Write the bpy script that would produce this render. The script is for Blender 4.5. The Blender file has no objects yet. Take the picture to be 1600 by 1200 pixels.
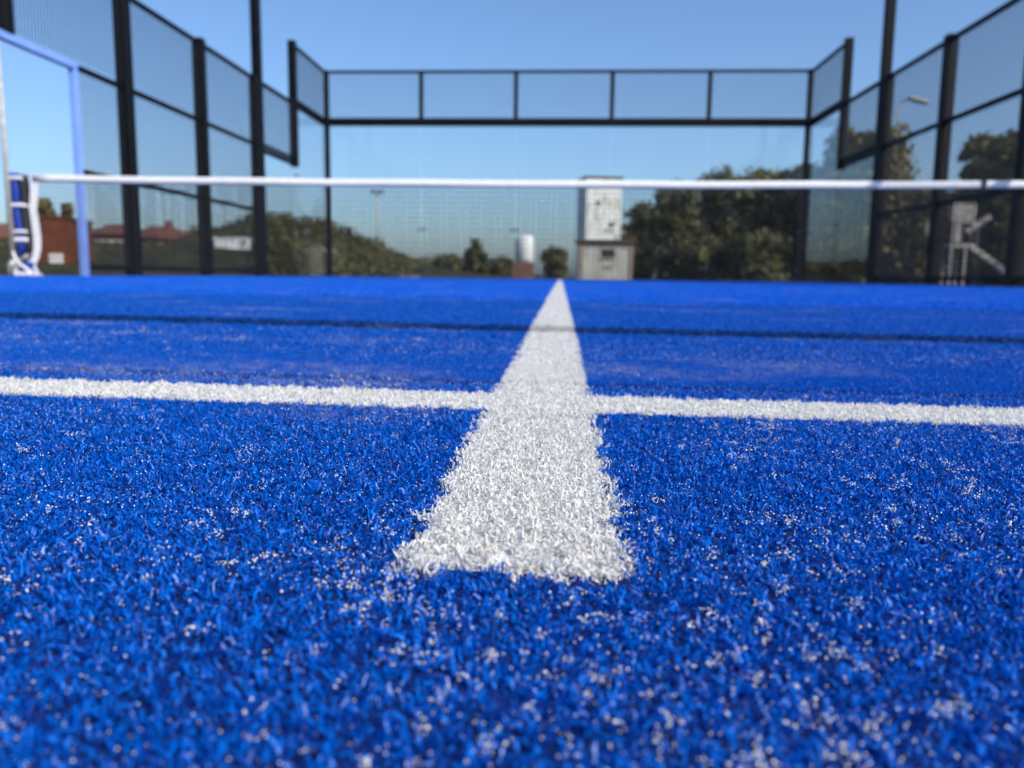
import bpy, math, random
import numpy as np
from mathutils import Matrix, Vector

random.seed(7)
rng = np.random.default_rng(11)
S = bpy.context.scene
C = S.collection

# ------------------------------------------------------------------ camera
CAM = np.array([0.0089, -7.3459, 0.0714])
PITCH, YAW, ROLL, FPX = 0.1345, 0.0585, -0.0123, 1252.3      # FPX: focal length in px of a 1600 px wide picture
cd = bpy.data.cameras.new('camera')
cd.sensor_width = 36.0
cd.lens = 36.0 * FPX / 1600.0
cd.clip_start = 0.005
cd.clip_end = 3000.0
cd.dof.use_dof = True
cd.dof.focus_distance = 0.250
cd.dof.aperture_fstop = cd.lens / 1.8
cam = bpy.data.objects.new('camera', cd)
C.objects.link(cam)
_r = np.array([math.cos(YAW), math.sin(YAW), 0.0])
_f = np.array([-math.sin(YAW), math.cos(YAW), 0.0])
_u = np.array([0.0, 0.0, 1.0])
_F = _f * math.cos(PITCH) - _u * math.sin(PITCH)
_U = _f * math.sin(PITCH) + _u * math.cos(PITCH)
RC = _r * math.cos(ROLL) - _U * math.sin(ROLL)
UC = _r * math.sin(ROLL) + _U * math.cos(ROLL)
M4 = Matrix.Identity(4)
for i in range(3):
    M4[i][0], M4[i][1], M4[i][2], M4[i][3] = RC[i], UC[i], -_F[i], CAM[i]
cam.matrix_world = M4
S.camera = cam

# ------------------------------------------------------------------ sky, sun, exposure
SUN_EL, SUN_AZ = math.radians(38), math.radians(128)          # azimuth clockwise from +Y (sun behind right)
sdir = Vector((math.sin(SUN_AZ) * math.cos(SUN_EL), math.cos(SUN_AZ) * math.cos(SUN_EL), math.sin(SUN_EL)))
W = bpy.data.worlds.new('World')
S.world = W
W.use_nodes = True
nt = W.node_tree
nt.nodes.clear()
sky = nt.nodes.new('ShaderNodeTexSky')
sky.sky_type = 'NISHITA'
sky.sun_disc = False
sky.sun_elevation = SUN_EL
sky.sun_rotation = SUN_AZ
sky.air_density = 1.0
sky.dust_density = 1.9
sky.ozone_density = 7.5
bg = nt.nodes.new('ShaderNodeBackground')
bg.inputs['Strength'].default_value = 0.15
wo = nt.nodes.new('ShaderNodeOutputWorld')
nt.links.new(sky.outputs[0], bg.inputs[0])
nt.links.new(bg.outputs[0], wo.inputs[0])
sl = bpy.data.lights.new('sun', 'SUN')
sl.energy = 3.6
sl.angle = math.radians(0.55)
sl.color = (1.0, 0.93, 0.83)
so = bpy.data.objects.new('sun', sl)
so.rotation_euler = sdir.to_track_quat('Z', 'Y').to_euler()
so.location = (20, -25, 30)
C.objects.link(so)
S.view_settings.view_transform = 'Standard'
S.view_settings.look = 'None'
S.view_settings.exposure = 0.3
S.view_settings.gamma = 1.0
S.view_settings.use_curve_mapping = False
S.cycles.max_bounces = 8
S.cycles.diffuse_bounces = 3
S.cycles.glossy_bounces = 3
S.cycles.transmission_bounces = 4
S.cycles.transparent_max_bounces = 24
S.cycles.caustics_reflective = False
S.cycles.caustics_refractive = False


# ------------------------------------------------------------------ helpers
def at(px, py, D):
    """World point seen at photo pixel (px, py) in the plane D metres ahead of the camera along +Y."""
    d = RC * (px - 800) / FPX + UC * (600 - py) / FPX + _F
    return CAM + d * (D / d[1])


def tag(o, label=None, cat=None, group=None, kind=None):
    if label: o['label'] = label
    if cat: o['category'] = cat
    if group: o['group'] = group
    if kind: o['kind'] = kind
    return o


def empty(name, loc=(0, 0, 0), rz=0.0):
    o = bpy.data.objects.new(name, None)
    o.empty_display_size = 0.2
    o.location = loc
    o.rotation_euler = (0, 0, rz)
    C.objects.link(o)
    return o


def np_mesh(name, V, F, mat=None, col=None, smooth=False):
    """V (n,3), F (m,k) faces of one size; col: per-face RGB."""
    V = np.asarray(V, dtype=np.float32); F = np.asarray(F, dtype=np.int32)
    me = bpy.data.meshes.new(name)
    m, k = F.shape
    me.vertices.add(len(V)); me.vertices.foreach_set('co', V.ravel())
    me.loops.add(m * k); me.loops.foreach_set('vertex_index', F.ravel())
    me.polygons.add(m)
    me.polygons.foreach_set('loop_start', np.arange(0, m * k, k, dtype=np.int32))
    me.polygons.foreach_set('loop_total', np.full(m, k, dtype=np.int32))
    if smooth:
        me.polygons.foreach_set('use_smooth', np.ones(m, dtype=bool))
    if col is not None:
        a = me.attributes.new('Col', 'FLOAT_COLOR', 'FACE')
        c4 = np.ones((m, 4), dtype=np.float32); c4[:, :3] = col
        a.data.foreach_set('color', c4.ravel())
    me.update(calc_edges=True)
    if mat: me.materials.append(mat)
    return me


def link(name, me, parent=None, loc=None, rz=None):
    o = bpy.data.objects.new(name, me)
    C.objects.link(o)
    if parent: o.parent = parent
    if loc is not None: o.location = loc
    if rz is not None: o.rotation_euler = (0, 0, rz)
    return o


class MB:
    """Collects bevelled boxes, tubes, prisms into one mesh."""
    def __init__(s): s.v = []; s.f = []

    def box(s, x0, x1, y0, y1, z0, z1, b=0.0, M=None):
        n = len(s.v)
        if b <= 0:
            P = [(x, y, z) for z in (z0, z1) for (x, y) in ((x0, y0), (x1, y0), (x1, y1), (x0, y1))]
            Fs = [(0, 3, 2, 1), (4, 5, 6, 7), (0, 1, 5, 4), (1, 2, 6, 5), (2, 3, 7, 6), (3, 0, 4, 7)]
        else:
            P = []
            for z, i in ((z0, b), (z0 + b, 0), (z1 - b, 0), (z1, b)):
                xa, xb, ya, yb = x0 + i, x1 - i, y0 + i, y1 - i
                c = b * 0.9 if i == 0 else b * 0.3
                P += [(xa + c, ya, z), (xb - c, ya, z), (xb, ya + c, z), (xb, yb - c, z),
                      (xb - c, yb, z), (xa + c, yb, z), (xa, yb - c, z), (xa, ya + c, z)]
            Fs = [tuple(range(7, -1, -1)), tuple(range(24, 32))]
            for r in range(3):
                for i in range(8):
                    j = (i + 1) % 8
                    Fs.append((r * 8 + i, r * 8 + j, r * 8 + 8 + j, r * 8 + 8 + i))
        if M is not None:
            P = [tuple(M @ Vector(p)) for p in P]
        s.v += P; s.f += [tuple(n + i for i in f) for f in Fs]
        return s

    def tube(s, pts, rad, n=8, caps=True, rads=None):
        base = len(s.v)
        pts = [Vector(p) for p in pts]
        for i, p in enumerate(pts):
            t = (pts[min(i + 1, len(pts) - 1)] - pts[max(i - 1, 0)]).normalized()
            a = t.cross(Vector((0, 0, 1)) if abs(t.z) < 0.9 else Vector((0, 1, 0))).normalized()
            c = t.cross(a)
            r = rads[i] if rads else rad
            for k in range(n):
                th = 2 * math.pi * k / n
                s.v.append(tuple(p + a * math.cos(th) * r + c * math.sin(th) * r))
        for i in range(len(pts) - 1):
            for k in range(n):
                j = (k + 1) % n
                s.f.append((base + i * n + k, base + i * n + j, base + (i + 1) * n + j, base + (i + 1) * n + k))
        if caps:
            s.f.append(tuple(base + k for k in range(n - 1, -1, -1)))
            e = base + (len(pts) - 1) * n
            s.f.append(tuple(e + k for k in range(n)))
        return s

    def lathe(s, prof, cx=0, cy=0, n=20):
        base = len(s.v)
        for r, z in prof:
            for k in range(n):
                th = 2 * math.pi * k / n
                s.v.append((cx + r * math.cos(th), cy + r * math.sin(th), z))
        for i in range(len(prof) - 1):
            for k in range(n):
                j = (k + 1) % n
                s.f.append((base + i * n + k, base + i * n + j, base + (i + 1) * n + j, base + (i + 1) * n + k))
        s.f.append(tuple(base + k for k in range(n - 1, -1, -1)))
        e = base + (len(prof) - 1) * n
        s.f.append(tuple(e + k for k in range(n)))
        return s

    def prism(s, poly, y0, y1):
        """extrude an (x, z) outline along y"""
        b = len(s.v); n = len(poly)
        s.v += [(x, y0, z) for x, z in poly] + [(x, y1, z) for x, z in poly]
        s.f.append(tuple(b + i for i in range(n)))
        s.f.append(tuple(b + n + i for i in range(n - 1, -1, -1)))
        for i in range(n):
            j = (i + 1) % n
            s.f.append((b + j, b + i, b + n + i, b + n + j))
        return s

    def mesh(s, name, mat, smooth=False):
        me = bpy.data.meshes.new(name)
        me.from_pydata(s.v, [], s.f)
        if smooth:
            for p in me.polygons: p.use_smooth = len(p.vertices) == 4
        me.materials.append(mat)
        return me

    def build(s, name, mat, parent=None, smooth=False, loc=None, rz=None):
        return link(name, s.mesh(name, mat, smooth), parent, loc, rz)


# ------------------------------------------------------------------ materials
def new_mat(name):
    m = bpy.data.materials.new(name)
    m.use_nodes = True
    n = m.node_tree
    return m, n, n.nodes['Principled BSDF'], n.nodes['Material Output']


def mat_noise(name, c1, c2, scale=8, rough=0.6, bump=0.0, metal=0.0, spec=0.4, detail=6, stretch=None, lo=0.35, hi=0.65, bscale=None):
    m, n, b, out = new_mat(name)
    tc = n.nodes.new('ShaderNodeTexCoord')
    src = tc.outputs['Object']
    if stretch:
        mp = n.nodes.new('ShaderNodeMapping'); mp.inputs['Scale'].default_value = stretch
        n.links.new(src, mp.inputs[0]); src = mp.outputs[0]
    nz = n.nodes.new('ShaderNodeTexNoise'); nz.inputs['Scale'].default_value = scale; nz.inputs['Detail'].default_value = detail
    n.links.new(src, nz.inputs['Vector'])
    cr = n.nodes.new('ShaderNodeValToRGB')
    cr.color_ramp.elements[0].position = lo; cr.color_ramp.elements[0].color = (*c1, 1)
    cr.color_ramp.elements[1].position = hi; cr.color_ramp.elements[1].color = (*c2, 1)
    n.links.new(nz.outputs['Fac'], cr.inputs[0])
    n.links.new(cr.outputs[0], b.inputs['Base Color'])
    b.inputs['Roughness'].default_value = rough
    b.inputs['Metallic'].default_value = metal
    b.inputs['Specular IOR Level'].default_value = spec
    if bump:
        n2 = n.nodes.new('ShaderNodeTexNoise'); n2.inputs['Scale'].default_value = bscale or scale * 4; n2.inputs['Detail'].default_value = 5
        n.links.new(src, n2.inputs['Vector'])
        bp = n.nodes.new('ShaderNodeBump'); bp.inputs['Strength'].default_value = bump; bp.inputs['Distance'].default_value = 0.02
        n.links.new(n2.outputs['Fac'], bp.inputs['Height'])
        n.links.new(bp.outputs[0], b.inputs['Normal'])
    return m


def fibre_mat(name, rough, transl, spec, sand=0.0):
    """Plastic turf fibre: per-fibre colour, gloss, some light let through, dusted with sand in patches."""
    m, n, b, out = new_mat(name)
    at_ = n.nodes.new('ShaderNodeAttribute'); at_.attribute_name = 'Col'
    col = at_.outputs['Color']
    if sand:
        g = n.nodes.new('ShaderNodeNewGeometry')
        mp = n.nodes.new('ShaderNodeMapping'); mp.inputs['Scale'].default_value = (1.0, 1.6, 0.0)
        n.links.new(g.outputs['Position'], mp.inputs[0])
        n1 = n.nodes.new('ShaderNodeTexNoise'); n1.inputs['Scale'].default_value = 3.6; n1.inputs['Detail'].default_value = 4
        n2 = n.nodes.new('ShaderNodeTexNoise'); n2.inputs['Scale'].default_value = 90; n2.inputs['Detail'].default_value = 2
        n.links.new(mp.outputs[0], n1.inputs['Vector']); n.links.new(mp.outputs[0], n2.inputs['Vector'])
        r1 = n.nodes.new('ShaderNodeMapRange'); r1.inputs[1].default_value = 0.56; r1.inputs[2].default_value = 0.70
        r2 = n.nodes.new('ShaderNodeMapRange'); r2.inputs[1].default_value = 0.42; r2.inputs[2].default_value = 0.62
        n.links.new(n1.outputs['Fac'], r1.inputs[0]); n.links.new(n2.outputs['Fac'], r2.inputs[0])
        mu = n.nodes.new('ShaderNodeMath'); mu.operation = 'MULTIPLY'
        n.links.new(r1.outputs[0], mu.inputs[0]); n.links.new(r2.outputs[0], mu.inputs[1])
        m3 = n.nodes.new('ShaderNodeMath'); m3.operation = 'MULTIPLY'; m3.inputs[1].default_value = sand
        n.links.new(mu.outputs[0], m3.inputs[0])
        mx = n.nodes.new('ShaderNodeMixRGB'); mx.inputs[2].default_value = (0.50, 0.50, 0.56, 1)
        n.links.new(m3.outputs[0], mx.inputs[0]); n.links.new(col, mx.inputs[1])
        col = mx.outputs[0]
    n.links.new(col, b.inputs['Base Color'])
    b.inputs['Roughness'].default_value = rough
    b.inputs['Specular IOR Level'].default_value = spec
    tr = n.nodes.new('ShaderNodeBsdfTranslucent')
    n.links.new(col, tr.inputs['Color'])
    ms = n.nodes.new('ShaderNodeMixShader'); ms.inputs[0].default_value = transl
    n.links.new(b.outputs[0], ms.inputs[1]); n.links.new(tr.outputs[0], ms.inputs[2])
    n.links.new(ms.outputs[0], out.inputs['Surface'])
    return m


def leaf_mat(name, c1, c2, c3):
    m, n, b, out = new_mat(name)
    tc = n.nodes.new('ShaderNodeTexCoord')
    nz = n.nodes.new('ShaderNodeTexNoise'); nz.inputs['Scale'].default_value = 1.1; nz.inputs['Detail'].default_value = 5
    n.links.new(tc.outputs['Object'], nz.inputs['Vector'])
    cr = n.nodes.new('ShaderNodeValToRGB')
    e = cr.color_ramp.elements
    e[0].position = 0.34; e[0].color = (*c1, 1); e[1].position = 0.66; e[1].color = (*c3, 1)
    k = e.new(0.5); k.color = (*c2, 1)
    n.links.new(nz.outputs['Fac'], cr.inputs[0])
    n.links.new(cr.outputs[0], b.inputs['Base Color'])
    b.inputs['Roughness'].default_value = 0.55; b.inputs['Specular IOR Level'].default_value = 0.3
    tr = n.nodes.new('ShaderNodeBsdfTranslucent'); n.links.new(cr.outputs[0], tr.inputs['Color'])
    ms = n.nodes.new('ShaderNodeMixShader'); ms.inputs[0].default_value = 0.22
    n.links.new(b.outputs[0], ms.inputs[1]); n.links.new(tr.outputs[0], ms.inputs[2])
    n.links.new(ms.outputs[0], out.inputs['Surface'])
    return m


def glass_mat():
    m, n, b, out = new_mat('court_glass')
    n.nodes.remove(b)
    tp = n.nodes.new('ShaderNodeBsdfTransparent'); tp.inputs[0].default_value = (0.955, 0.975, 0.97, 1)
    gl = n.nodes.new('ShaderNodeBsdfGlossy'); gl.inputs['Roughness'].default_value = 0.012
    tc = n.nodes.new('ShaderNodeTexCoord')
    nz = n.nodes.new('ShaderNodeTexNoise'); nz.inputs['Scale'].default_value = 1.3; nz.inputs['Detail'].default_value = 6
    n.links.new(tc.outputs['Object'], nz.inputs['Vector'])
    df = n.nodes.new('ShaderNodeBsdfDiffuse'); df.inputs[0].default_value = (0.55, 0.56, 0.53, 1)
    dm = n.nodes.new('ShaderNodeMapRange'); dm.inputs[1].default_value = 0.35; dm.inputs[2].default_value = 0.8; dm.inputs[3].default_value = 0.001; dm.inputs[4].default_value = 0.008
    n.links.new(nz.outputs['Fac'], dm.inputs[0])
    ms0 = n.nodes.new('ShaderNodeMixShader')
    n.links.new(dm.outputs[0], ms0.inputs[0]); n.links.new(tp.outputs[0], ms0.inputs[1]); n.links.new(df.outputs[0], ms0.inputs[2])
    fr = n.nodes.new('ShaderNodeFresnel')
    ge = n.nodes.new('ShaderNodeNewGeometry')
    io = n.nodes.new('ShaderNodeMapRange'); io.inputs[3].default_value = 1.38; io.inputs[4].default_value = 1 / 1.38     # same reflectance from inside the thin pane
    n.links.new(ge.outputs['Backfacing'], io.inputs[0]); n.links.new(io.outputs[0], fr.inputs[0])
    ms = n.nodes.new('ShaderNodeMixShader')
    n.links.new(fr.outputs[0], ms.inputs[0]); n.links.new(ms0.outputs[0], ms.inputs[1]); n.links.new(gl.outputs[0], ms.inputs[2])
    n.links.new(ms.outputs[0], out.inputs['Surface'])
    return m


K = {}
K['fibre'] = fibre_mat('blue_fibre', 0.4, 0.34, 0.25, 0.7)
K['wfibre'] = fibre_mat('white_fibre', 0.5, 0.42, 0.25)
K['turf'] = mat_noise('turf_backing', (0.002, 0.012, 0.09), (0.006, 0.03, 0.2), 160, 0.8, 0.5, spec=0.2, bscale=900)
K['linebase'] = mat_noise('line_backing', (0.52, 0.51, 0.48), (0.70, 0.69, 0.66), 220, 0.85, 0.4, spec=0.2, bscale=900)
K['sand'] = mat_noise('silica_sand', (0.66, 0.645, 0.58), (0.90, 0.89, 0.86), 900, 0.45, spec=0.5, detail=1)
K['slab'] = mat_noise('concrete', (0.24, 0.235, 0.22), (0.34, 0.33, 0.31), 3, 0.85, 0.3)
K['black'] = mat_noise('black_powder_coat', (0.003, 0.004, 0.006), (0.006, 0.007, 0.009), 9, 0.55, 0.05, spec=0.12)
K['wire'] = mat_noise('black_wire', (0.012, 0.013, 0.016), (0.025, 0.026, 0.03), 9, 0.5, spec=0.4)
K['bluepaint'] = mat_noise('pale_blue_paint', (0.19, 0.34, 0.82), (0.24, 0.40, 0.86), 5, 0.35, 0.03, spec=0.5)
K['glass'] = glass_mat()
K['bolt'] = mat_noise('steel_clip', (0.05, 0.05, 0.055), (0.09, 0.09, 0.1), 20, 0.4, metal=0.6)
K['band'] = mat_noise('white_canvas', (0.80, 0.80, 0.79), (0.88, 0.88, 0.86), 14, 0.75, 0.15, spec=0.2)
K['cord'] = mat_noise('black_cord', (0.012, 0.012, 0.014), (0.03, 0.03, 0.032), 30, 0.7, spec=0.2)
K['pad'] = mat_noise('blue_vinyl', (0.008, 0.03, 0.22), (0.014, 0.05, 0.32), 6, 0.45, 0.2, spec=0.4)
K['rubber'] = mat_noise('dark_rubber', (0.012, 0.012, 0.014), (0.022, 0.022, 0.025), 12, 0.6)
K['galv'] = mat_noise('galvanised_steel', (0.38, 0.37, 0.35), (0.52, 0.5, 0.47), 6, 0.5, metal=0.25)
K['grass'] = mat_noise('dry_grass', (0.020, 0.024, 0.009), (0.058, 0.056, 0.024), 0.9, 0.95, 0.6, spec=0.1, bscale=30)
K['scrubsoil'] = mat_noise('scrub_soil', (0.026, 0.034, 0.012), (0.07, 0.07, 0.03), 1.6, 0.95, 0.6, spec=0.1, bscale=20)
K['dirt'] = mat_noise('pale_dirt', (0.26, 0.20, 0.15), (0.40, 0.33, 0.26), 2, 0.95, 0.5, spec=0.1)
K['rust'] = mat_noise('rust_red_paint', (0.10, 0.026, 0.008), (0.16, 0.042, 0.014), 2.2, 0.75, 0.2)
K['rust2'] = mat_noise('brown_paint', (0.085, 0.035, 0.016), (0.13, 0.05, 0.025), 3, 0.8, 0.2)
K['brick'] = mat_noise('brick_wall', (0.16, 0.07, 0.045), (0.24, 0.115, 0.08), 4, 0.85, 0.3)
K['tile'] = mat_noise('terracotta_tile', (0.12, 0.045, 0.026), (0.18, 0.075, 0.048), 4, 0.8, 0.3)
K['plaster'] = mat_noise('pale_plaster', (0.52, 0.50, 0.46), (0.66, 0.63, 0.58), 3, 0.85, 0.2)
K['pane'] = mat_noise('window_pane', (0.02, 0.025, 0.03), (0.05, 0.055, 0.06), 2, 0.15, spec=0.5)
K['shutter'] = mat_noise('brown_shutter', (0.10, 0.045, 0.03), (0.15, 0.07, 0.05), 6, 0.7)
K['render'] = mat_noise('grey_beige_render', (0.46, 0.43, 0.36), (0.60, 0.57, 0.50), 1.6, 0.9, 0.25)
K['roofslab'] = mat_noise('brown_roof_edge', (0.06, 0.035, 0.022), (0.11, 0.07, 0.05), 4, 0.85, 0.2)
K['tower'] = mat_noise('flaking_white_paint', (0.58, 0.52, 0.44), (0.84, 0.83, 0.80), 2.6, 0.85, 0.3, lo=0.36, hi=0.47, spec=0.2, stretch=(1.5, 1.5, 0.6))
K['tankwhite'] = mat_noise('white_tank', (0.66, 0.66, 0.64), (0.82, 0.82, 0.8), 2, 0.5)
K['white'] = mat_noise('white_sheet_metal', (0.74, 0.75, 0.76), (0.84, 0.84, 0.84), 2, 0.5, 0.05)
K['grey'] = mat_noise('grey_metal', (0.12, 0.13, 0.14), (0.2, 0.21, 0.22), 5, 0.5)
K['bark'] = mat_noise('bark', (0.07, 0.05, 0.035), (0.16, 0.12, 0.085), 5, 0.9, 0.6, stretch=(1, 1, 0.25))
K['leaf_dark'] = leaf_mat('dark_foliage', (0.034, 0.037, 0.013), (0.088, 0.086, 0.029), (0.165, 0.15, 0.056))
K['leaf_olive'] = leaf_mat('olive_foliage', (0.065, 0.066, 0.018), (0.15, 0.135, 0.042), (0.25, 0.215, 0.08))
K['leaf_rust'] = leaf_mat('rusty_foliage', (0.05, 0.028, 0.012), (0.11, 0.06, 0.026), (0.16, 0.10, 0.045))
K['slide'] = mat_noise('pale_slide_paint', (0.28, 0.25, 0.22), (0.44, 0.41, 0.37), 4, 0.6)

# ------------------------------------------------------------------ setting: ground, slab, turf sheets, lines
YC = CAM[1]
_hp = [(-900, 52), (60, 50), (330, 40), (366, 42), (396, 82), (445, 80), (505, 77), (548, 60), (600, 38), (650, 20), (720, 9), (800, 0), (2600, 0)]
HX = np.array([(p - 875) * 42 / 1252.3 for p, _ in _hp]); HZ = np.array([h * 42 / 1252.3 for _, h in _hp])
ZG = -0.12


def gz(x, y):
    D = np.asarray(y) - YC
    t = np.clip((D - 23) / 19.0, 0, 1); t = t * t * (3 - 2 * t)
    x = np.asarray(x, dtype=float)
    n = 0.10 * np.sin(x * 1.3 + 0.6) * np.sin(D * 0.7) + 0.06 * np.sin(x * 3.1) + 0.05 * np.sin(D * 1.9 + x)
    H = np.interp(x, HX, HZ)
    b = np.clip((D - 46) / 16.0, 0, 1); b = 1 - 0.75 * b * b * (3 - 2 * b)
    return ZG + t * b * (H + n * np.clip(H, 0, 1))


def build_ground():
    xs = np.concatenate([[-1500, -500, -160], np.linspace(-70, 12, 165), [30, 80, 200, 600, 1500]])
    ys = np.concatenate([[-900, -200, -40, 8], np.linspace(14, 46, 65), [52, 60, 75, 100, 160, 400, 1500]])
    X, Y = np.meshgrid(xs, ys)
    V = np.stack([X, Y, gz(X, Y)], -1).reshape(-1, 3)
    nx, ny = len(xs), len(ys)
    I = np.arange(nx * ny).reshape(ny, nx)
    F = np.stack([I[:-1, :-1], I[:-1, 1:], I[1:, 1:], I[1:, :-1]], -1).reshape(-1, 4)
    o = link('ground', np_mesh('ground', V, F, K['grass'], smooth=True))
    tag(o, 'dry dark green grass ground rising to a bank at left behind the court', kind='structure')


build_ground()


def dirt_path(pts, w):
    V = []; F = []
    for i, (x, y) in enumerate(pts):
        for k, s_ in enumerate((-1, 1)):
            xx = x + s_ * w * (0.8 + 0.4 * random.random()) / 2
            V.append((xx, y, float(gz(xx, y)) + 0.05))
        if i: F.append((2 * i - 2, 2 * i - 1, 2 * i + 1, 2 * i))
    o = link('path', np_mesh('path', V, F, K['dirt'], smooth=True))
    return tag(o, kind='structure')


def ray_path(spec, w):
    return dirt_path([tuple(at(px, 430, D)[:2]) for px, D in spec], w)


ray_path([(572, 20), (565, 23), (556, 26), (545, 29), (532, 32), (515, 35), (500, 37)], 0.9)
ray_path([(648, 22), (642, 26), (634, 31), (625, 36), (615, 40)], 0.7)

# concrete slab under the court and its rim
MB().box(-5.45, 5.45, -8.6, 10.45, -0.115, -0.008, 0.01).build('court_slab', K['slab'])['kind'] = 'structure'


SEAM = -6.449


def tz(x, y):
    """The carpet is not quite level near the T: it drops a few millimetres to the right."""
    x = np.asarray(x, dtype=float); y = np.asarray(y, dtype=float)
    f = np.clip((-4.2 - y) / 1.8, 0, 1); f = f * f * (3 - 2 * f)
    t = np.where(x > 0, -0.0085, -0.0095) * x
    return np.clip(t, -0.0075, 0.006) * f


def sheet(name, x0, x1, y0, y1, z, mat, kind='structure'):
    xs = np.unique(np.clip(np.concatenate([np.linspace(-1.2, 1.2, 25), [x0, x1]]), x0, x1))
    ys = np.unique(np.clip(np.concatenate([np.linspace(-8.4, -4.0, 23), [y0, y1]]), y0, y1))
    X, Y = np.meshgrid(xs, ys)
    V = np.stack([X, Y, z + tz(X, Y)], -1).reshape(-1, 3)
    I = np.arange(X.size).reshape(X.shape)
    F = np.stack([I[:-1, :-1], I[:-1, 1:], I[1:, 1:], I[1:, :-1]], -1).reshape(-1, 4)
    o = link(name, np_mesh(name, V, F, mat))
    o['kind'] = kind
    return o


TEND = -7.184
sheet('turf', -5, 5, -8.4, SEAM - 0.005, 0.0074, K['turf'])
sheet('turf', -5, 5, SEAM + 0.005, 10, 0.0094, K['turf'])
sheet('seam_tape', -5, 5, SEAM - 0.005, SEAM + 0.005, 0.002, K['rubber'])
sheet('centre_line', -0.0235, 0.0235, TEND + 0.004, SEAM - 0.005, 0.0078, K['linebase'])
sheet('centre_line', -0.025, 0.025, SEAM + 0.005, 7.15, 0.0098, K['linebase'])
sheet('service_line', -5, 5, -6.975, -6.925, 0.0082, K['linebase'])
sheet('service_line', -5, 5, 6.925, 6.975, 0.0102, K['linebase'])


# ------------------------------------------------------------------ turf fibres
def blades(P, white, H=(0.0019, 0.0036), Wd=(0.00032, 0.00064), seg=3, shade=None, bright=1.0):
    """Short crimped ribbon fibres rooted at P (n,3): each segment kinks off in its own direction."""
    n = len(P)
    h = rng.uniform(H[0], H[1], n)
    w = rng.uniform(Wd[0], Wd[1], n)
    pos = P.copy()
    rows = []
    d = rng.normal(0, 0.45, (n, 3)); d[:, 2] = 1.0
    d /= np.linalg.norm(d, axis=1)[:, None]
    side = np.cross(d, rng.normal(0, 1, (n, 3)))
    for s_ in range(seg + 1):
        side = side - d * np.sum(side * d, 1)[:, None] + rng.normal(0, 0.15, (n, 3))
        side /= np.linalg.norm(side, axis=1)[:, None]
        hw = side * (w * (1.0 if s_ < seg else 0.6) / 2)[:, None]
        rows.append(pos - hw); rows.append(pos + hw)
        if s_ < seg:
            pos = pos + d * (h / seg)[:, None]
            d = d * 0.75 + rng.normal(0, 0.62, (n, 3)); d[:, 2] += 0.10 - 0.12 * s_
            d /= np.linalg.norm(d, axis=1)[:, None]
    V = np.stack(rows, 1)                       # n, 2(seg+1), 3
    k = 2 * (seg + 1)
    base = (np.arange(n) * k)[:, None]
    q = np.array([[2 * i, 2 * i + 1, 2 * i + 3, 2 * i + 2] for i in range(seg)])
    F = (base[:, :, None] + q[None]).reshape(-1, 4)
    var = rng.uniform(0, 1, n)
    if white:
        c = np.array([0.90, 0.89, 0.86])[None] * (0.88 + 0.14 * var)[:, None]
        t = (rng.uniform(0, 1, n) < 0.10)[:, None]
        c = np.where(t, c * np.array([0.88, 0.84, 0.76]), c)
    else:
        a = np.array([0.0, 0.056, 0.36]); b = np.array([0.0, 0.215, 0.88])
        c = (a + (b - a) * (var ** 1.2)[:, None]) * bright
        t = (rng.uniform(0, 1, n) < 0.03)[:, None]
        c = np.where(t, np.array([0.20, 0.34, 0.80]), c)
    if shade is not None: c = c * shade
    return V.reshape(-1, 3), F, np.repeat(c, seg, axis=0)


def in_line(x, y, jitter=0.0):
    return ((np.abs(x) < 0.025) & (y > TEND)) | (np.abs(y + 6.95) < 0.025)


HERO_D = 0.46
ZT = 0.0074            # height at which the packed pile starts to show single fibres


def hero_half(D):
    return 0.68 * D + 0.07


def hero():
    DENS = 1080e3
    n = int(DENS * 1.3 * (HERO_D + 0.08))
    x = rng.uniform(-0.65, 0.65, n); D = rng.uniform(-0.02, HERO_D, n)
    yaw_x = -0.06 * D
    ok = (np.abs(x - yaw_x) < hero_half(np.maximum(D, 0.0))) & (D > 0.02)
    x, D = x[ok], D[ok]; y = D + YC
    # tufted roots: fibres leave the backing in little bunches set in rows; a whole bunch is white or blue
    bx, by = 0.0036, 0.0030
    ix, iy = np.round(x / bx).astype(int), np.round(y / by).astype(int)
    hsh = np.random.default_rng(3).normal(0, 1, (4096, 4))
    hk = (ix * 7919 + iy * 104729) % 4096
    jx, jy, jh = hsh[hk, 0], hsh[hk, 1], hsh[hk, 2]
    tx = ix * bx + jx * 0.0006; ty = iy * by + jy * 0.0006
    x = tx + rng.normal(0, 0.00115, len(x)); y = ty + rng.normal(0, 0.00115, len(y))
    w = in_line(tx + hsh[hk, 3] * 0.0009, ty + hsh[(hk * 31 + 7) % 4096, 3] * 0.0014)
    w &= ~((ty < TEND + 0.004) & (np.abs(tx + 0.006) < 0.0045))      # pulled tufts at the cut end
    zt = ZT - 0.0004 + 0.0004 * jh + np.where(w, 0.0007, 0.0) + tz(x, y)
    P = np.stack([x, y, zt], -1)
    V, F, c = blades(P[~w], False)
    o = link('turf_fibres', np_mesh('turf_fibres', V, F, K['fibre'], c, smooth=True))
    tag(o, 'short curly blue artificial turf fibres nearest the camera', 'turf', kind='stuff')
    V, F, c = blades(P[w], True, H=(0.0018, 0.0032), Wd=(0.00038, 0.00075))
    o = link('line_fibres', np_mesh('line_fibres', V, F, K['wfibre'], c, smooth=True))
    tag(o, 'short white turf fibres of the court lines nearest the camera', 'turf', kind='stuff')


hero()


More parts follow.
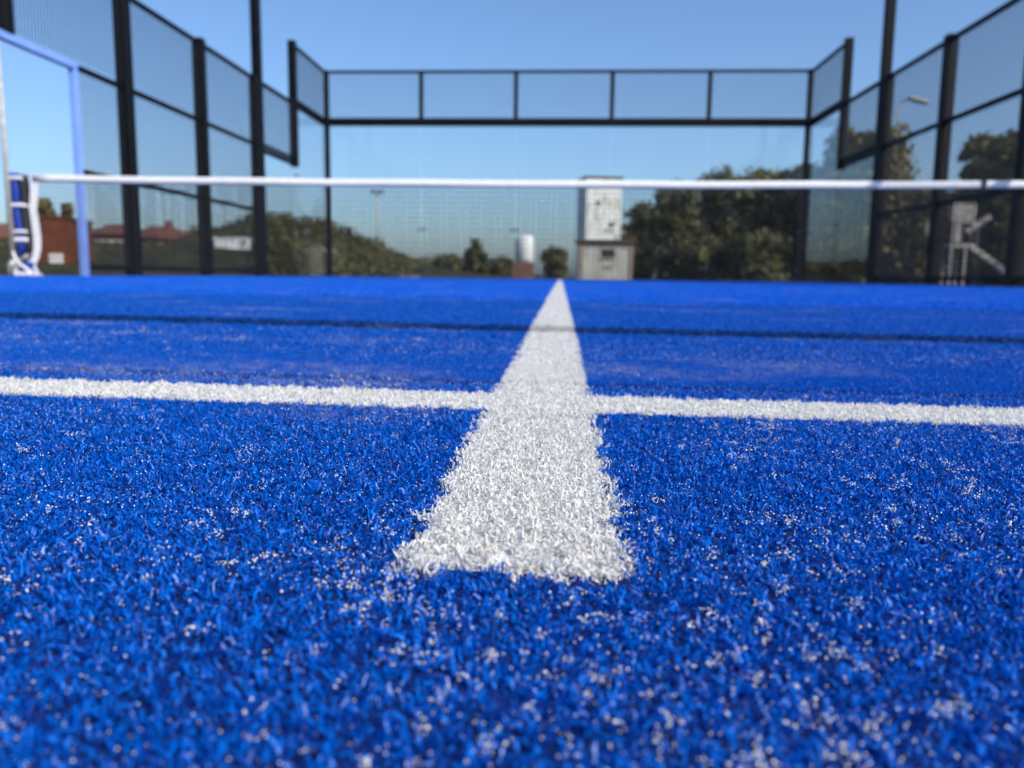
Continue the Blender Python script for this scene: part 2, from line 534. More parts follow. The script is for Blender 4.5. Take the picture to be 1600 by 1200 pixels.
def tile_mesh(name, sx, sy, dens, white, H, Wd, seg=3, shade=None, bright=1.0):
    n = int(dens * sx * sy)
    nt_ = max(8, int(n / 9)); ti = rng.integers(0, nt_, n)
    tu = np.stack([rng.uniform(-sx / 2, sx / 2, nt_), rng.uniform(-sy / 2, sy / 2, nt_), rng.normal(0, 0.0004, nt_)], -1)
    P = tu[ti] + rng.normal(0, 0.0011, (n, 3)) * np.array([1, 1, 0.0]) + np.array([0, 0, ZT - 0.0004 + (0.0007 if white else 0)])
    V, F, c = blades(P, white, H=H, Wd=Wd, seg=seg, shade=shade, bright=bright)
    return bpy.data.objects.new(name, np_mesh(name, V, F, K['wfibre'] if white else K['fibre'], c, smooth=True))


def tile_field(name, label, variants, cells):
    """cells: (x, y, z, scale x, scale y). One object; a node group repeats the fibre patches over the cells."""
    col = bpy.data.collections.new(name + '_patches')
    for v in variants: col.objects.link(v)
    cells = np.array(cells, dtype=np.float32)
    cells[:, 2] += tz(cells[:, 0], cells[:, 1])
    n = len(cells)
    me = bpy.data.meshes.new(name)
    me.vertices.add(n); me.vertices.foreach_set('co', cells[:, :3].ravel())
    scl = np.ones((n, 3), dtype=np.float32); scl[:, 0] = cells[:, 3] * rng.choice([-1, 1], n); scl[:, 1] = cells[:, 4]
    rot = np.zeros((n, 3), dtype=np.float32); rot[:, 2] = rng.choice([0, math.pi], n)
    me.attributes.new('scl', 'FLOAT_VECTOR', 'POINT').data.foreach_set('vector', scl.ravel())
    me.attributes.new('rot', 'FLOAT_VECTOR', 'POINT').data.foreach_set('vector', rot.ravel())
    me.attributes.new('idx', 'INT', 'POINT').data.foreach_set('value', rng.integers(0, len(variants), n).astype(np.int32))
    o = link(name, me)
    tag(o, label, 'turf', kind='stuff')
    g = bpy.data.node_groups.new(name, 'GeometryNodeTree')
    g.interface.new_socket('Geometry', in_out='INPUT', socket_type='NodeSocketGeometry')
    g.interface.new_socket('Geometry', in_out='OUTPUT', socket_type='NodeSocketGeometry')
    gi = g.nodes.new('NodeGroupInput'); go = g.nodes.new('NodeGroupOutput')
    ci = g.nodes.new('GeometryNodeCollectionInfo')
    ci.inputs['Collection'].default_value = col
    ci.inputs['Separate Children'].default_value = True
    ci.inputs['Reset Children'].default_value = True
    ip = g.nodes.new('GeometryNodeInstanceOnPoints')
    ip.inputs['Pick Instance'].default_value = True

    def named(nm, typ):
        a = g.nodes.new('GeometryNodeInputNamedAttribute'); a.data_type = typ
        a.inputs['Name'].default_value = nm
        return a.outputs['Attribute']
    g.links.new(gi.outputs[0], ip.inputs['Points'])
    g.links.new(ci.outputs[0], ip.inputs['Instance'])
    g.links.new(named('idx', 'INT'), ip.inputs['Instance Index'])
    g.links.new(named('rot', 'FLOAT_VECTOR'), ip.inputs['Rotation'])
    g.links.new(named('scl', 'FLOAT_VECTOR'), ip.inputs['Scale'])
    g.links.new(ip.outputs[0], go.inputs[0])
    md = o.modifiers.new('patches', 'NODES'); md.node_group = g
    return o


def spans(lo, hi, step):
    n = max(1, int(round((hi - lo) / step)))
    e = np.linspace(lo, hi, n + 1)
    return [((a + b) / 2, b - a) for a, b in zip(e[:-1], e[1:])]


def fields():
    near_b, near_w, far_b, far_w = [], [], [], []
    T, TF = 0.1, 0.25
    XN = 2.025

    def hero_cell(x, y):
        D = y - YC
        return 0.02 < D < HERO_D and abs(x + 0.06 * D) < hero_half(D)

    def add_near(x, sx, y, sy, white, z):
        D = y - YC
        sub = [(x, sx, y, sy)]
        if D < HERO_D + 0.12 and abs(x) < 0.75:
            # finer cells round the unique near patch so the two meet without a gap
            fx = spans(x - sx / 2, x + sx / 2, 0.025); fy = spans(y - sy / 2, y + sy / 2, 0.025)
            sub = [(a, da, b, db) for a, da in fx for b, db in fy]
        for a, da, b, db in sub:
            if hero_cell(a, b): continue
            if white:
                near_w.append((a, b, z, da / 0.05, db / 0.05))
            else:
                near_b.append((a, b, z, da / T, db / T) if da > 0.05 else (a, b, z, da / T, db / T))
    xs = spans(-XN, -0.025, T) + spans(0.025, XN, T)
    rows = [(a, b, False) for a, b in spans(-8.0, -7.184, T)] + [(a, b, False) for a, b in spans(-7.184, -6.975, T)] + [(-6.95, 0.05, True)] + \
           [(a, b, False) for a, b in spans(-6.925, SEAM - 0.002, T)]
    rows2 = [(a, b, False) for a, b in spans(SEAM + 0.066, -5.4, T)]
    seam_shade = []
    for x, sx in spans(-5, -0.025, T) + spans(0.025, 5, T): seam_shade.append((x, SEAM + 0.033, 0.001, sx / T, 1))
    seam_shade_w = [(0, SEAM + 0.033, 0.001, 0.5, 1)]
    for rr, z in ((rows, 0.0), (rows2, 0.002)):
        for y, sy, wl in rr:
            for x, sx in xs:
                add_near(x, sx, y, sy, wl, z)
            for yy, syy in spans(y - sy / 2, y + sy / 2, 0.05):
                add_near(0, 0.05, yy, syy, y > -7.184, z)
    # the rest of the court, coarser
    fx = spans(-5, -XN, TF) + spans(XN, 5, TF)
    for y, sy in spans(-8.0, -6.975, TF) + spans(-6.925, SEAM - 0.004, TF) + spans(SEAM + 0.066, -5.4, TF):
        for x, sx in fx: far_b.append((x, y, 0.0 if y < SEAM else 0.002, sx / TF, sy / TF))
    for x, sx in fx:
        for a, da in spans(x - sx / 2, x + sx / 2, 0.05): far_w.append((a, -6.95, 0, da / 0.05, 1))
    for y, sy in spans(-5.4, 6.925, TF) + spans(6.975, 10, TF):
        for x, sx in spans(-5, -0.025, TF) + spans(0.025, 5, TF):
            far_b.append((x, y, 0.002, sx / TF, sy / TF))
    for y, sy in spans(-5.4, 7.15, 0.05): far_w.append((0, y, 0.002, 1, sy / 0.05))
    for x, sx in spans(-5, 5, 0.05): far_w.append((x, 6.95, 0.002, sx / 0.05, 1))
    for y, sy in spans(7.15, 10, 0.25): far_b.append((0, y, 0.002, 0.2, sy / TF))
    HB, WB = (0.0024, 0.0044), (0.0004, 0.0008)
    nb = [tile_mesh('blue_patch', T, T, 760e3, False, HB, WB) for _ in range(4)]
    nw = [tile_mesh('white_patch', 0.05, 0.05, 760e3, True, (0.0024, 0.0042), WB) for _ in range(4)]
    fb = [tile_mesh('blue_far_patch', TF, TF, 230e3, False, (0.0045, 0.007), (0.0014, 0.0022), bright=1.3) for _ in range(4)]
    fw = [tile_mesh('white_far_patch', 0.05, 0.05, 300e3, True, (0.0045, 0.007), (0.0012, 0.002)) for _ in range(3)]
    db = [tile_mesh('seam_patch', T, 0.066, 620e3, False, (0.003, 0.0068), WB, shade=0.36) for _ in range(3)]  # shade of the seam groove is painted into these fibres, blue and white
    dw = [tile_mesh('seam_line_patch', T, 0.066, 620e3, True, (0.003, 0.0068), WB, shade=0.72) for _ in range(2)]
    tile_field('seam_fibres', 'dark dirt-stained fibres along the seam between two turf rolls', db, seam_shade)
    tile_field('seam_line_fibres', 'grey dirt-stained fibres where the seam crosses the centre line', dw, seam_shade_w)
    tile_field('turf_fibres', 'blue artificial turf fibres around and beyond the white T of the lines', nb, near_b)
    tile_field('line_fibres', 'white turf fibres of the service line and centre line in the middle distance', nw, near_w)
    tile_field('turf_fibres', 'blue artificial turf fibres of the court out to the glass walls', fb, far_b)
    tile_field('line_fibres', 'white turf fibres of the far court lines beyond the seam', fw, far_w)


fields()


def sand_grains():
    def vnoise(x, y, s, seed):
        r = np.random.default_rng(seed).uniform(0, 1, (256, 256))
        x = x * s + 50; y = y * s + 50
        i, j = np.floor(x).astype(int), np.floor(y).astype(int)
        fx, fy = x - i, y - j
        fx = fx * fx * (3 - 2 * fx); fy = fy * fy * (3 - 2 * fy)
        g = lambda a, b: r[a % 256, b % 256]
        return (g(i, j) * (1 - fx) + g(i + 1, j) * fx) * (1 - fy) + (g(i, j + 1) * (1 - fx) + g(i + 1, j + 1) * fx) * fy
    # clump centres
    n = 110000
    x = rng.uniform(-0.75, 0.75, n); D = rng.uniform(0.0, 0.85, n)
    ok = np.abs(x + 0.06 * D) < hero_half(D)
    x, D = x[ok], D[ok]; y = D + YC
    d = 0.15 + 0.35 * vnoise(x, y, 22, 1) + 0.35 * vnoise(x, y, 65, 2)
    # sand gathers nearer the camera and along the right of the line end
    bias = np.interp(D, [0, 0.12, 0.2, 0.35, 0.85], [0.10, 0.09, 0.06, -0.01, -0.05]) + 0.05 * np.exp(-((x - 0.05) / 0.05) ** 2 - ((D - 0.19) / 0.05) ** 2)
    keep = (d + bias + rng.normal(0, 0.12, len(d)) > 0.692) & ~(in_line(x, y) & (rng.uniform(0, 1, len(x)) < 0.93))
    x, y = x[keep], y[keep]
    m = np.minimum(rng.geometric(0.15, len(x)), 26)
    cx = np.repeat(x, m); cy = np.repeat(y, m)
    N = len(cx)
    # clumps are drawn out in one direction, as sand caught between bunches
    sp = np.repeat(rng.uniform(0.0006, 0.0022, len(x)), m); an = np.repeat(rng.uniform(0, 2 * np.pi, len(x)), m)
    u_, v_ = rng.normal(0, 1, N) * sp, rng.normal(0, 1, N) * sp * 0.35
    cz = np.repeat(rng.uniform(0.0082, 0.0103, len(x)), m) + rng.normal(0, 0.0004, N)
    cz = np.where(rng.uniform(0, 1, N) < 0.5, cz - 0.0006, cz)
    cx = cx + u_ * np.cos(an) - v_ * np.sin(an); cy = cy + u_ * np.sin(an) + v_ * np.cos(an)
    r = rng.uniform(0.00010, 0.00027, N)
    # and loose single grains everywhere
    n1 = 64000
    x1 = rng.uniform(-0.55, 0.55, n1); D1 = rng.uniform(0.02, 0.75, n1)
    y1 = D1 + YC
    k1 = (np.abs(x1 + 0.06 * D1) < hero_half(D1)) & ~(in_line(x1, y1) & (rng.uniform(0, 1, n1) < 0.9)) & (vnoise(x1, y1, 30, 4) * 0.6 + vnoise(x1, y1, 9, 5) * 0.4 > 0.36)
    x1, y1 = x1[k1], y1[k1]
    cx = np.concatenate([cx, x1]); cy = np.concatenate([cy, y1])
    cz = np.concatenate([cz, rng.uniform(0.0078, 0.0104, len(x1))]); r = np.concatenate([r, rng.uniform(0.00009, 0.00022, len(x1))])
    N = len(cx)
    octv = np.array([[1, 0, 0], [-1, 0, 0], [0, 1, 0], [0, -1, 0], [0, 0, 1], [0, 0, -1]], dtype=float)
    A = rng.normal(0, 1, (N, 3, 3)) * 0.35 + np.eye(3)
    V = np.einsum('vk,nkj->nvj', octv, A) * r[:, None, None] + np.stack([cx, cy, np.maximum(cz, 0.0078) + tz(cx, cy)], -1)[:, None]
    f = np.array([[0, 2, 4], [2, 1, 4], [1, 3, 4], [3, 0, 4], [2, 0, 5], [1, 2, 5], [3, 1, 5], [0, 3, 5]])
    F = (np.arange(N) * 6)[:, None, None] + f[None]
    o = link('sand_grains', np_mesh('sand_grains', V.reshape(-1, 3), F.reshape(-1, 3), K['sand']))
    tag(o, 'pale silica sand grains scattered among the blue fibres in front', 'sand', kind='stuff')
    print('sand grains', N)


sand_grains()

# ------------------------------------------------------------------ court walls
H1, H2, H3, H4 = 1.10, 2.16, 3.24, 4.32          # rail heights


def wire_mesh(name, w, h, sp=0.05, t=0.0050):
    """welded wire panel in the local x-z plane, origin bottom centre"""
    mb = MB()
    nx, nz = max(2, round(w / sp)), max(2, round(h / sp))
    for i in range(nx + 1):
        x = -w / 2 + w * i / nx
        mb.box(x - t / 2, x + t / 2, -t / 2, t / 2, 0, h)
    for k in range(nz + 1):
        z = h * k / nz
        mb.box(-w / 2, w / 2, t / 2, t * 1.5, z - t / 2, z + t / 2)
    return mb.mesh(name, K['wire'])


WM = {}


def mesh_panel(parent, x, y, z0, w, h, rz):
    k = (round(w, 2), round(h, 2))
    if k not in WM: WM[k] = wire_mesh('mesh_panel', w, h)
    return link('mesh_panel', WM[k], parent, (x, y, z0), rz)


def post(parent, x, y, z0, z1, a=0.12, b=0.10, foot=False):
    mb = MB().box(-a / 2, a / 2, -b / 2, b / 2, z0, z1, 0.008)
    if foot:
        mb.box(-a * 0.95, a * 0.95, -b * 0.95, b * 0.95, z0 + 0.0005, z0 + 0.014, 0.002)
        for sx in (-1, 1):
            for sy in (-1, 1):
                mb.tube([(sx * a * 0.75, sy * b * 0.75, z0 + 0.014), (sx * a * 0.75, sy * b * 0.75, z0 + 0.03)], 0.009, 6)
    return mb.build('post', K['black'], parent, loc=(x, y, 0))


def rail(parent, p0, p1, t=0.06, h=0.06):
    p0, p1 = Vector(p0), Vector(p1)
    L = (p1 - p0).length
    return MB().box(0, L, -t / 2, t / 2, -h / 2, h / 2, 0.006).build('rail', K['black'], parent, loc=p0, rz=math.atan2(p1.y - p0.y, p1.x - p0.x))


def glass(parent, x, y, z0, w, h, rz, clips):
    g = MB().box(-w / 2, w / 2, -0.006, 0.006, 0, h, 0.0015).build('glass_panel', K['glass'], parent, loc=(x, y, z0), rz=rz)
    for cx, cz in clips:
        mb = MB()
        mb.lathe([(0.03, 0.0), (0.032, 0.004), (0.028, 0.014), (0.012, 0.018)], n=10)
        mb.lathe([(0.012, -0.05), (0.012, -0.012), (0.03, -0.012), (0.03, -0.0)], n=10)
        me = CLIP.get('m')
        if me is None:
            me = mb.mesh('clip', K['bolt'], smooth=True); CLIP['m'] = me
        o = link('clip', me, g, (cx, -0.0062, cz)); o.rotation_euler = (math.pi / 2, 0, 0)
    return g


CLIP = {}
ZB = 0.0
SL = -0.008           # slab top

# back wall
bw = empty('glass_end_wall', (0, 10.06, 0))
tag(bw, 'glass end wall with black mesh strip on top at the far end of the court', 'glass wall')
for i, x in enumerate((-5.03, -3, -1, 1, 3, 5.03)):
    if i in (0, 5): post(bw, x, 0, SL, H4, 0.10, 0.10, True)
    else: post(bw, x, 0, H3 - 0.06, H4 - 0.03, 0.085, 0.07)
rail(bw, (-4.975, 0, H4 - 0.035), (4.975, 0, H4 - 0.035), 0.05, 0.06)
for a, b in ((-4.975, -3.045), (-2.955, -1.045), (-0.955, 0.955), (1.045, 2.955), (3.045, 4.975)):
    rail(bw, (a, 0, H3 + 0.07), (b, 0, H3 + 0.07), 0.05, 0.07)
    rail(bw, (a, 0, H3 - 0.015), (b, 0, H3 - 0.015), 0.07, 0.085)
    mesh_panel(bw, (a + b) / 2, -0.03, H3 + 0.108, b - a, H4 - H3 - 0.175, 0)
for i in range(5):
    x = -4 + 2 * i
    cl = []
    for z in (0.25, 1.02, 1.95):
        if i > 0: cl.append((-0.95, z))
        if i == 0: cl.append((-0.93, z))
        cl.append((0.95, z))
    glass(bw, x, -0.012, 0.012, 1.972 if i not in (0, 4) else 1.95, H3 - 0.07, 0, cl)


def side_wall(sgn, label):
    """side fence along x = sgn*5: local x runs along world y"""
    w = empty('side_fence', (sgn * 5.06, 0, 0), math.pi / 2)
    tag(w, label, 'fence', 'side fences of the court')
    # the glass corner, 4 m high, then the lower glass bay, then three mesh bays
    post(w, 7.97, 0, H2 - 0.10, H4 + 0.02, 0.13, 0.14)
    rail(w, (8.04, 0, H4 - 0.035), (9.98, 0, H4 - 0.035), 0.05, 0.06)
    rail(w, (8.04, 0, H3 + 0.06), (9.98, 0, H3 + 0.06), 0.05, 0.05)
    rail(w, (8.04, 0, H3 - 0.03), (9.98, 0, H3 - 0.03), 0.07, 0.08)
    mesh_panel(w, 9.01, 0.03 * sgn, H3 + 0.085, 1.93, H4 - H3 - 0.15, 0)
    glass(w, 9.0, 0.0, 0.012, 1.93, H3 - 0.09, 0, [(-0.93, 0.3), (-0.93, 1.05), (-0.93, 1.9), (0.9, 1.05), (0.9, 1.9)])
    rail(w, (6.24, 0, H3 - 0.03), (7.90, 0, H3 - 0.03))
    rail(w, (6.24, 0, H2 + 0.05), (7.90, 0, H2 + 0.05), 0.05, 0.05)
    rail(w, (6.24, 0, H2 - 0.04), (7.90, 0, H2 - 0.04), 0.07, 0.08)
    mesh_panel(w, 7.07, 0.03 * sgn, H2 + 0.075, 1.66, H3 - H2 - 0.13, 0)
    glass(w, 7.12, 0.0, 0.012, 1.74, H2 - 0.10, 0, [(0.83, 0.3), (0.83, 1.05), (0.83, 1.75), (-0.82, 1.05)])
    post(w, 6.0, 0, SL, H3, 0.13, 0.13, True)
    for y in (4, 2, -2): post(w, y, 0, SL, H3 + 0.03, 0.14, 0.145, True)
    for a, b in ((4.075, 5.93), (2.075, 3.925)):
        for z in (H3 - 0.03, H2, H1, 0.10): rail(w, (a, 0, z), (b, 0, z), 0.05, 0.06)
        for z0, z1 in ((0.13, H1 - 0.03), (H1 + 0.03, H2 - 0.03), (H2 + 0.03, H3 - 0.06)):
            mesh_panel(w, (a + b) / 2, 0.02 * sgn, z0, b - a, z1 - z0, 0)
    for s0, s1 in ((1.0, 1.925), (-1.925, -1.0)):
        lo, hi = min(s0, s1), max(s0, s1)
        for z in (H1, 0.10): rail(w, (lo + 0.055 * (s0 > 0), 0, z), (hi - 0.055 * (s0 < 0), 0, z), 0.05, 0.06)
        rail(w, (lo + 0.055 * (s0 > 0), 0, H2 + 0.0), (hi - 0.055 * (s0 < 0), 0, H2 + 0.0), 0.05, 0.06)
        for z0, z1 in ((0.13, H1 - 0.03), (H1 + 0.03, H2 - 0.03)):
            mesh_panel(w, (lo + hi) / 2, 0.02 * sgn, z0, hi - lo - 0.08, z1 - z0, 0)
    # strip above the doorway
    post(w, 0.0, 0, H2 + 0.037, H3 + 0.03, 0.12, 0.10)
    for a, b in ((0.065, 1.925), (-1.925, -0.065)):
        rail(w, (a, 0, H3 - 0.03), (b, 0, H3 - 0.03), 0.05, 0.06)
        mesh_panel(w, (a + b) / 2, 0.02 * sgn, H2 + 0.06, b - a, H3 - H2 - 0.12, 0)
    # pale blue doorway frame
    for y in (1.0, -1.0):
        MB().box(-0.034, 0.034, -0.034, 0.034, SL, H2 - 0.036, 0.006).build('door_jamb', K['bluepaint'], w, loc=(y, 0, 0))
    MB().box(-1.036, 1.036, -0.036, 0.036, -0.036, 0.036, 0.006).build('door_lintel', K['bluepaint'], w, loc=(0, 0, H2 + 0.0))
    return w


side_wall(-1, 'tall black mesh side fence with a pale blue doorway frame, left of the net')
side_wall(1, 'tall black mesh side fence on the right, in front of the leafy trees')


def light_pole(sgn, label):
    p = empty('light_pole', (sgn * 5.06, 6.165, 0))
    tag(p, label, 'light pole', 'court light poles')
    MB().box(-0.07, 0.07, -0.07, 0.07, -0.0065 + 0.02, 6.4, 0.008).build('pole', K['black'], p)
    MB().box(-0.12, 0.12, -0.075, 0.12, -0.008, 0.0130, 0.004).build('base_plate', K['black'], p)
    MB().box(-0.9, 0.1, -0.03, 0.03, -0.03, 0.03, 0.006).build('arm', K['black'], p, loc=(0.03, 0, 6.43), rz=0 if sgn > 0 else math.pi)
    for d in (0.35, 0.75):
        h = MB().box(-0.16, 0.16, -0.13, 0.13, -0.04, 0.03, 0.012).build('lamp_head', K['grey'], p, loc=(-sgn * d, 0, 6.36))
        MB().box(-0.13, 0.13, -0.10, 0.10, -0.046, -0.041).build('lens', K['tankwhite'], h)


light_pole(-1, 'tall black light pole rising above the fence on the left side')
light_pole(1, 'tall black light pole rising above the fence on the right side')


# ------------------------------------------------------------------ net and posts
def net():
    t = empty('court_net', (0, 0, 0))
    tag(t, 'black net with white top band stretched across the blue court', 'net')
    X0, X1 = -4.90, 4.97
    top = lambda x: 0.917 + 0.028 * (x / 5) ** 2
    xs = np.linspace(X0, X1, 61)
    bh, th = 0.064, 0.007
    mb = MB()
    prof = [(-th, -bh), (-th - 0.001, -bh * 0.5), (-th * 0.7, -0.006), (0, 0.0), (th * 0.7, -0.006), (th + 0.001, -bh * 0.5), (th, -bh), (0, -bh - 0.001)]
    for i, x in enumerate(xs):
        wob = 0.0025 * math.sin(x * 5.3) + 0.0015 * math.sin(x * 13)
        for (y, z) in prof: mb.v.append((x, y + wob, top(x) + z + 0.002 * math.sin(x * 3.7)))
    k = len(prof)
    for i in range(len(xs) - 1):
        for j in range(k):
            j2 = (j + 1) % k
            mb.f.append((i * k + j, (i + 1) * k + j, (i + 1) * k + j2, i * k + j2))
    mb.f.append(tuple(range(k))); mb.f.append(tuple((len(xs) - 1) * k + j for j in range(k - 1, -1, -1)))
    mb.build('top_band', K['band'], t, smooth=True)
    m = MB(); sp = 0.045; r = 0.0033
    n = int((X1 - X0 - 0.03) / sp)
    for i in range(n + 1):
        x = X0 + 0.02 + i * sp
        j = 0.004 * math.sin(i * 1.7)
        m.tube([(x, 0, 0.035), (x + j, 0.004 * math.sin(i * 0.4), 0.45), (x, 0, top(x) - bh * 0.8)], r, 4, False)
    for kz in range(19):
        z = 0.04 + kz * sp
        m.tube([(x, 0.0036 + 0.003 * math.sin(x * 2 + kz), z * (top(x) / 0.917)) for x in np.linspace(X0, X1, 34)], r, 4, False)
    m.build('net_mesh', K['cord'], t)
    # white side tape, bulging towards the court near the left post
    def tape(pts, name='side_tape'):
        q = MB(); 
        for i, (x, z) in enumerate(pts):
            for (dx, dy) in ((-0.034, -0.004), (0.034, -0.004), (0.034, 0.004), (-0.034, 0.004)):
                q.v.append((x + dx, dy - 0.002, z))
            if i:
                a = (i - 1) * 4; b = i * 4
                for j in range(4):
                    j2 = (j + 1) % 4
                    q.f.append((a + j, a + j2, b + j2, b + j))
        q.f.append((3, 2, 1, 0)); e = (len(pts) - 1) * 4; q.f.append((e, e + 1, e + 2, e + 3))
        return q.build(name, K['band'], t)
    tape([(-4.885, 0.95), (-4.888, 0.86), (-4.90, 0.75), (-4.915, 0.62), (-4.905, 0.50), (-4.895, 0.38), (-4.90, 0.27), (-4.925, 0.18), (-4.965, 0.11), (-4.94, 0.05), (-4.90, 0.02)])
    tape([(4.955, 0.94), (4.96, 0.6), (4.95, 0.3), (4.955, 0.02)])
    tx = at(1537, 286, -YC)[0]
    MB().box(tx - 0.018, tx + 0.018, -0.016, 0.016, top(tx) - bh - 0.008, top(tx) + 0.008, 0.003).build('tie', K['rubber'], t)


net()


def net_post(sgn, label):
    p = empty('net_post', (sgn * 5.0, 0.0, 0))
    tag(p, label, 'net post', 'net posts')
    MB().tube([(0, 0, 0.012), (0, 0, 0.95)], 0.028, 12).build('tube', K['galv'], p, smooth=True)
    MB().box(-0.09, 0.09, -0.09, 0.09, 0.0115, 0.024, 0.003).build('base_plate', K['galv'], p)
    # blue padded sleeve: two overlapping halves, slumping outwards at the top
    def sleeve(x0, x1, z0, z1, name, mat, y0=-0.065, y1=0.065, ln=0.0):
        q = MB(); n = 9
        for i in range(n):
            f = i / (n - 1); z = z0 + (z1 - z0) * f
            off = ln * f + 0.006 * math.sin(f * 9)
            pin = 0.90 + 0.10 * abs(math.sin(f * math.pi * 3.2))
            for k in range(12):
                th = 2 * math.pi * k / 12
                cx, rx = (x0 + x1) / 2, (x1 - x0) / 2
                e = lambda c: math.copysign(abs(c) ** 0.6, c)
                q.v.append((cx + off + e(math.cos(th)) * rx * pin, (y0 + y1) / 2 + e(math.sin(th)) * (y1 - y0) / 2 * pin, z))
        for i in range(n - 1):
            for k in range(12):
                j = (k + 1) % 12
                q.f.append((i * 12 + k, i * 12 + j, i * 12 + 12 + j, i * 12 + 12 + k))
        q.f.append(tuple(range(11, -1, -1))); q.f.append(tuple((n - 1) * 12 + k for k in range(12)))
        return q.build(name, mat, p, smooth=True)
    s1, s2 = sorted((sgn * 0.075, -sgn * 0.01)); s3, s4 = sorted((-sgn * 0.005, -sgn * 0.055))
    sleeve(s1, s2, 0.19, 0.955, 'pad', K['pad'], ln=0.035 * sgn)
    sleeve(s3, s4, 0.21, 0.94, 'pad', K['rubber'], -0.055, 0.055, ln=0.02 * sgn)
    sleeve(*sorted((sgn * 0.07, -sgn * 0.06)), 0.03, 0.14, 'pad_foot', K['pad'], -0.08, 0.08)
    for z, hh in ((0.905, 0.035), (0.66, 0.035), (0.42, 0.03), (0.345, 0.04)):
        o = 0.03 * sgn * (z - 0.2)
        MB().box(-0.066, 0.066, -0.074, 0.074, -hh / 2, hh / 2, 0.012).build('strap', K['band'], p, loc=(o + 0.012 * sgn, 0, z))
    MB().tube([(0.16 * sgn, -0.02, 0.02), (0.10 * sgn, -0.075, 0.10), (0.0, -0.085, 0.17), (-0.05 * sgn, -0.07, 0.21)], 0.012, 8).build('rope', K['galv'], p, smooth=True)
    MB().tube([(0.15 * sgn, 0.01, 0.25), (0.09 * sgn, -0.06, 0.20), (0.03 * sgn, -0.09, 0.13), (-0.06 * sgn, -0.08, 0.06), (-0.09 * sgn, -0.04, 0.02)], 0.012, 8).build('rope', K['band'], p, smooth=True)
    MB().box(-0.08, 0.08, -0.10, -0.082, 0.016, 0.05, 0.005).build('foot_strap', K['band'], p)


net_post(-1, 'blue padded net post with white straps at the left end of the net')
net_post(1, 'blue padded net post at the right end of the net')


# ------------------------------------------------------------------ trees and scrub
def leaf_cloud(clumps, n, size, seed, flat=0.0):
    r = np.random.default_rng(seed)
    clumps = np.array(clumps, dtype=float)           # x y z rx rz
    wts = clumps[:, 3] ** 2 * clumps[:, 4]; wts /= wts.sum()
    ci = r.choice(len(clumps), n, p=wts)
    d = r.normal(0, 1, (n, 3)); d /= np.linalg.norm(d, axis=1)[:, None]
    rad = r.uniform(0.35, 1.0, n) ** 0.6 * (1 + 0.18 * r.normal(0, 1, n))
    c = clumps[ci]
    P = c[:, :3] + d * rad[:, None] * np.stack([c[:, 3], c[:, 3], c[:, 4]], -1)
    nrm = d + r.normal(0, 0.6, (n, 3)); nrm[:, 2] += 0.3; nrm /= np.linalg.norm(nrm, axis=1)[:, None]
    a = np.cross(nrm, r.normal(0, 1, (n, 3))); a /= np.linalg.norm(a, axis=1)[:, None]
    b = np.cross(nrm, a)
    s = size * r.uniform(0.6, 1.4, n)[:, None]
    V = np.stack([P - a * s * 0.5, P + b * s * 0.28, P + a * s * 0.5, P - b * s * 0.28], 1).reshape(-1, 3)
    F = np.arange(4 * n).reshape(-1, 4)
    return V, F


def tree(px, D, top, wpx, mat, label, name='broadleaf_tree', cat='tree', group=None, low=0.12, seed=0, n=2600, cone=False, leaf=0.26, depth=None):
    k = D / FPX
    b = at(px, 440, D); x, y = b[0], b[1]
    z0 = float(gz(x, y))
    ztop = at(px, top, D)[2]
    h = ztop - z0; rw = wpx * k / 2
    r = random.Random(seed * 13 + int(px))
    root = empty(name, (x, y, z0), r.uniform(0, 0.4))
    tag(root, label, cat, group)
    tr = max(0.05, h * 0.022)
    mb = MB()
    pts = [(0, 0, -0.1), (0.03 * h * r.uniform(-1, 1), 0, h * 0.3), (0.04 * h * r.uniform(-1, 1), 0.03 * h * r.uniform(-1, 1), h * 0.6), (0, 0, h * 0.88)]
    mb.tube(pts, tr, 8, rads=[tr * 1.4, tr, tr * 0.65, tr * 0.15])
    for i in range(6):
        a = i * 1.05 + r.uniform(-0.4, 0.4); zz = h * r.uniform(0.22, 0.6)
        e = rw * r.uniform(0.5, 0.8) * ((1 - zz / h) * 1.2 if cone else 1)
        mb.tube([(0, 0, zz), (math.cos(a) * e * 0.5, math.sin(a) * e * 0.5, zz + h * 0.07), (math.cos(a) * e, math.sin(a) * e, zz + h * 0.18)], tr * 0.4, 6, rads=[tr * 0.5, tr * 0.33, tr * 0.1])
    mb.build('trunk', K['bark'], root, smooth=True)
    cl = []
    nc = 26 if h > 3 else 14
    for i in range(nc):
        f = low + (1 - low) * (i + 0.5) / nc
        env = (1 - f) * 1.1 + 0.05 if cone else math.sqrt(max(0.02, 1 - (2 * (f - low) / (1 - low) * 0.92 - 0.86) ** 2)) * 0.72 + 0.08
        a = i * 2.4 + r.uniform(-0.5, 0.5); rr = rw * env * r.uniform(0.35, 0.8)
        s = rw * (0.26 + 0.18 * r.random()) * (0.6 if cone and f > 0.6 else 1)
        zc = min(h * f, h - s * 0.8)
        cl.append((math.cos(a) * rr, math.sin(a) * rr, zc, s, s * r.uniform(0.7, 1.0)))
    cl.append((0, 0, h * 0.5, rw * 0.45, h * 0.3))
    cl.append((rw * 0.05, 0, h - rw * 0.25, rw * 0.22, rw * 0.22))
    V, F = leaf_cloud(cl, int(n * 1.9), leaf * 1.25, seed + 100)
    link('crown', np_mesh('crown', V, F, mat), root)
    return root


